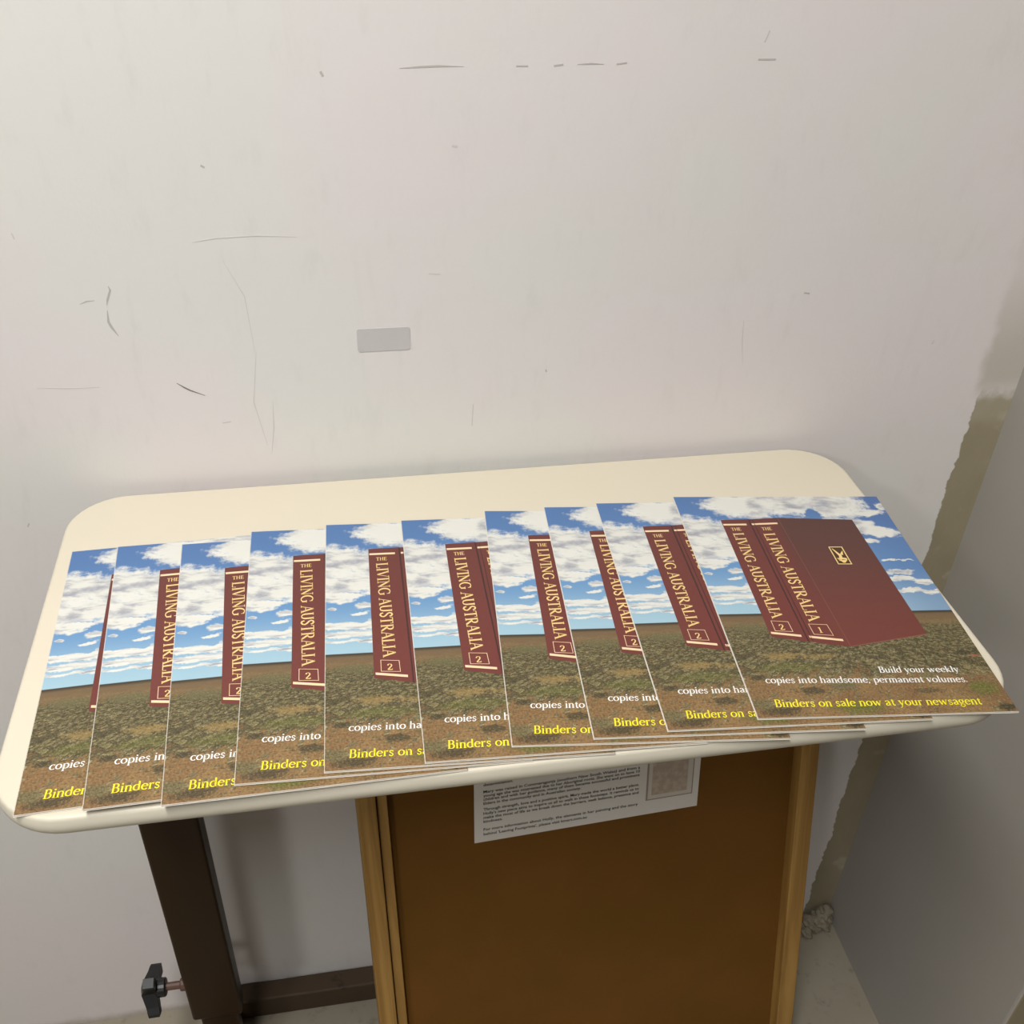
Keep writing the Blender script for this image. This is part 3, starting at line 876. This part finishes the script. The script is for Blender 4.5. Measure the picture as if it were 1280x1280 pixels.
def make_magazine():
    root = empty('magazine')
    # cover: one folded sheet, the fold on the right-hand long side
    bm = bmesh.new()
    uvl = bm.loops.layers.uv.new('UVMap')
    ct = .00016
    r = MT / 2
    NX = 6
    outer, inner = [], []
    for i in range(NX + 1):
        x = -MW / 2 + (MW - r) * i / NX
        outer.append((x, MT)); inner.append((x, MT - ct))
    for i in range(1, 8):
        a = math.radians(90 - 180 * i / 8)
        outer.append((MW / 2 - r + r * math.cos(a), r + r * math.sin(a)))
        inner.append((MW / 2 - r + (r - ct) * math.cos(a), r + (r - ct) * math.sin(a)))
    for i in range(NX + 1):
        x = MW / 2 - r - (MW - r) * i / NX
        outer.append((x, 0.0)); inner.append((x, ct))
    NV = 6
    cols = []
    for j in range(NV + 1):
        y = ML / 2 - ML * j / NV
        cols.append(([bm.verts.new((x, y, z)) for x, z in outer], [bm.verts.new((x, y, z)) for x, z in inner]))
    m = len(outer)
    for j in range(NV):
        for i in range(m - 1):
            f = bm.faces.new((cols[j][0][i], cols[j + 1][0][i], cols[j + 1][0][i + 1], cols[j][0][i + 1]))
            f.material_index = 0
            f2 = bm.faces.new((cols[j][1][i], cols[j][1][i + 1], cols[j + 1][1][i + 1], cols[j + 1][1][i]))
            f2.material_index = 1
        for i in (0, m - 1):
            f = bm.faces.new((cols[j][0][i], cols[j][1][i], cols[j + 1][1][i], cols[j + 1][0][i]))
            f.material_index = 1
    for j in (0, NV):
        for i in range(m - 1):
            f = bm.faces.new((cols[j][0][i], cols[j][0][i + 1], cols[j][1][i + 1], cols[j][1][i]))
            f.material_index = 1
    bmesh.ops.recalc_face_normals(bm, faces=bm.faces[:])
    for f in bm.faces:
        for l in f.loops:
            c = l.vert.co
            l[uvl].uv = ((c.x + MW / 2) / MW, (ML / 2 - c.y) / ML)
    cover = mesh_obj('cover', bm, [M_COVER, M_EDGE], root)
    # pages inside, sheets slightly stepped at the open side
    bm = bmesh.new()
    NS = 5
    z0, z1 = ct + .00002, MT - ct - .00002
    for i in range(NS):
        a = z0 + (z1 - z0) * i / NS
        b = z0 + (z1 - z0) * (i + .9) / NS
        st = .0004 + .0003 * abs(i - 2) * .5
        add_box(bm, (-MW / 2 + st, -ML / 2 + .0002 + .0001 * (i % 2), a), (MW / 2 - r, ML / 2 - .0002, b))
    bmesh.ops.recalc_face_normals(bm, faces=bm.faces[:])
    mesh_obj('page_block', bm, M_PAGES, root)
    # --- printed picture and lettering, sub-parts of the cover
    Z1, Z2, Z3 = .00004, .00007, .00010
    sp2 = [(.1810, .1325), (.3095, .1285), (.3210, .7160), (.1800, .6925)]
    sp1 = [(.3170, .1290), (.4541, .1219), (.4845, .7404), (.3270, .7160)]
    cov = [(.4541, .1219), (.8060, .1335), (.8276, .6945), (.4845, .7404)]
    grv = [(.3095, .1285), (.3170, .1290), (.3270, .7160), (.3210, .7160)]
    # the binders' faces are cut in strips so that the printed shading runs over them
    def strips(q, n=6):
        out = []
        for i in range(n):
            a, b = i / n, (i + 1) / n
            lp = lambda p, r_, t: (p[0] + (r_[0] - p[0]) * t, p[1] + (r_[1] - p[1]) * t)
            out.append((lp(q[0], q[3], a), lp(q[1], q[2], a), lp(q[1], q[2], b), lp(q[0], q[3], b)))
        return out
    quad_mesh('printed_binder', strips(sp2), Z1, M_MAROON, cover)
    quad_mesh('printed_binder', strips(sp1) + strips(cov), Z1, M_MAROON, cover)
    quad_mesh('printed_groove', [grv, [(.329, .1315), (.3325, .1315), (.3440, .716), (.3400, .716)]], Z2, M_GROOVE, cover)
    quad_mesh('printed_seam', [[(.4535, .124), (.4550, .124), (.4855, .739), (.4835, .739)],
                               [(.487, .7372), (.8276, .6917), (.8276, .6945), (.4845, .7404)]], Z2, M_SEAM, cover)
    for p0, p1 in (((.1845, .1585), (.2935, .1575)), ((.1862, .6765), (.3045, .6915)), ((.3185, .1565), (.4414, .1520)), ((.3352, .6955), (.4665, .7125))):
        quad_mesh('gold_bar', [bar(p0, p1, .0088)], Z2, M_GOLDBAR, cover)
    for q in ([(.2067, .6249), (.2774, .6301), (.2793, .6740), (.2065, .6693)], [(.3560, .6414), (.4327, .6456), (.4375, .6933), (.3585, .6863)]):
        ol, _ = outline(q, .00045)
        quad_mesh('number_box', ol, Z2, M_GOLDBAR, cover)
    quad_mesh('spine_title', line_text('LIVING AUSTRALIA', (.2125, .2030), (.2190, .6150), (.0470, -.002), -.015, 1.3)
              + line_text('THE', (.2115, .1908), (.2579, .1900), (0, -.0150), .0, 1.5)
              + line_text('2', (.2290, .6645), (.2520, .6655), (0, -.0235)), Z2, M_GOLD, cover)
    quad_mesh('spine_title', line_text('LIVING AUSTRALIA', (.3530, .2060), (.3665, .6310), (.0505, -.003), -.015, 1.3)
              + line_text('THE', (.3541, .1897), (.4015, .1885), (0, -.0155), .0, 1.5)
              + line_text('1', (.3830, .6790), (.4040, .6800), (0, -.0235)), Z2, M_GOLD, cover)
    # bird emblem
    q = [(.6193, .2793), (.6831, .2798), (.6846, .3701), (.6202, .3694)]
    ol, inn = outline(q, .0011)
    em = quad_mesh('emblem_panel', [inn], Z2, M_EMB, cover)
    def e(x, y):     # x right, y down in the emblem, 0..1
        return (.6193 + .0645 * x, .2793 + .0905 * y)
    bird = [[(.16, .10), (.24, .12), (.46, .40), (.40, .52)], [(.24, .12), (.34, .22), (.54, .42), (.46, .40)],
            [(.40, .52), (.46, .40), (.62, .46), (.58, .62)], [(.46, .40), (.56, .42), (.66, .40), (.62, .46)],
            [(.62, .46), (.60, .38), (.86, .22), (.74, .48)], [(.40, .52), (.58, .62), (.50, .72), (.36, .64)],
            [(.36, .64), (.50, .72), (.42, .76), (.14, .66)], [(.50, .72), (.58, .62), (.86, .66), (.84, .76)],
            [(.20, .72), (.42, .76), (.50, .84), (.28, .80)], [(.42, .76), (.84, .76), (.70, .84), (.50, .84)],
            [(.34, .82), (.70, .84), (.60, .91), (.46, .91)]]
    quad_mesh('emblem', ol + [[e(*p) for p in q_] for q_ in bird], Z3, M_GOLD, cover)
    # slogan
    quad_mesh('slogan_line', line_text('Build your weekly', (.5436, .8440), (.8660, .8480), (.003, -.0230)), Z2, M_WHITE, cover)
    quad_mesh('slogan_line', line_text('copies into handsome, permanent volumes.', (.0825, .8740), (.8760, .8870), (.003, -.0235)), Z2, M_WHITE, cover)
    quad_mesh('slogan_line', line_text('Binders on sale now at your newsagent', (.0803, .9610), (.8760, .9700), (.003, -.0262)), Z2, M_YELLOW, cover)
    return root

def copy_tree(o, parent=None):
    c = o.copy()
    COL.objects.link(c)
    c.parent = parent
    for ch in list(o.children):
        copy_tree(ch, c)
    return c

POSES = [
    (-0.1368, 0.6488, 1.67, 0.0000), (-0.0921, 0.6427, 2.73, 0.0075), (-0.0379, 0.6371, 1.82, 0.0074),
    (0.0170, 0.6430, -0.68, 0.0079), (0.0822, 0.6431, -1.88, 0.0074), (0.1533, 0.6423, -1.64, 0.0067),
    (0.2259, 0.6423, -4.80, 0.0065), (0.2861, 0.6419, -4.21, 0.0065), (0.3405, 0.6423, -3.21, 0.0073),
    (0.4165, 0.6418, -4.61, 0.0066)]
ORD = ['', 'next magazine under', 'second magazine under', 'third magazine under', 'fourth magazine under', 'fifth magazine under',
       'sixth magazine under', 'seventh magazine under', 'eighth magazine under']
proto = make_magazine()
for i, (x, y, ang, hl) in enumerate(POSES):
    o = proto if i == 0 else copy_tree(proto)
    th = math.asin(hl / MW)
    o.location = (x, y, TZ + .0003 + hl / 2)
    o.rotation_euler = (Matrix.Rotation(math.radians(ang), 4, 'Z') @ Matrix.Rotation(th, 4, 'Y')).to_euler()
    d = 9 - i
    if d == 0:
        lab = 'top magazine of the fan, its maroon binder advertisement fully uncovered'
    elif i == 0:
        lab = 'bottom magazine of the fan, flat on the table, only a maroon sliver showing'
    else:
        lab = '%s the fully uncovered one in the fanned row' % ORD[d]
    tag(o, lab, 'magazine', 'magazines fanned out on the table')
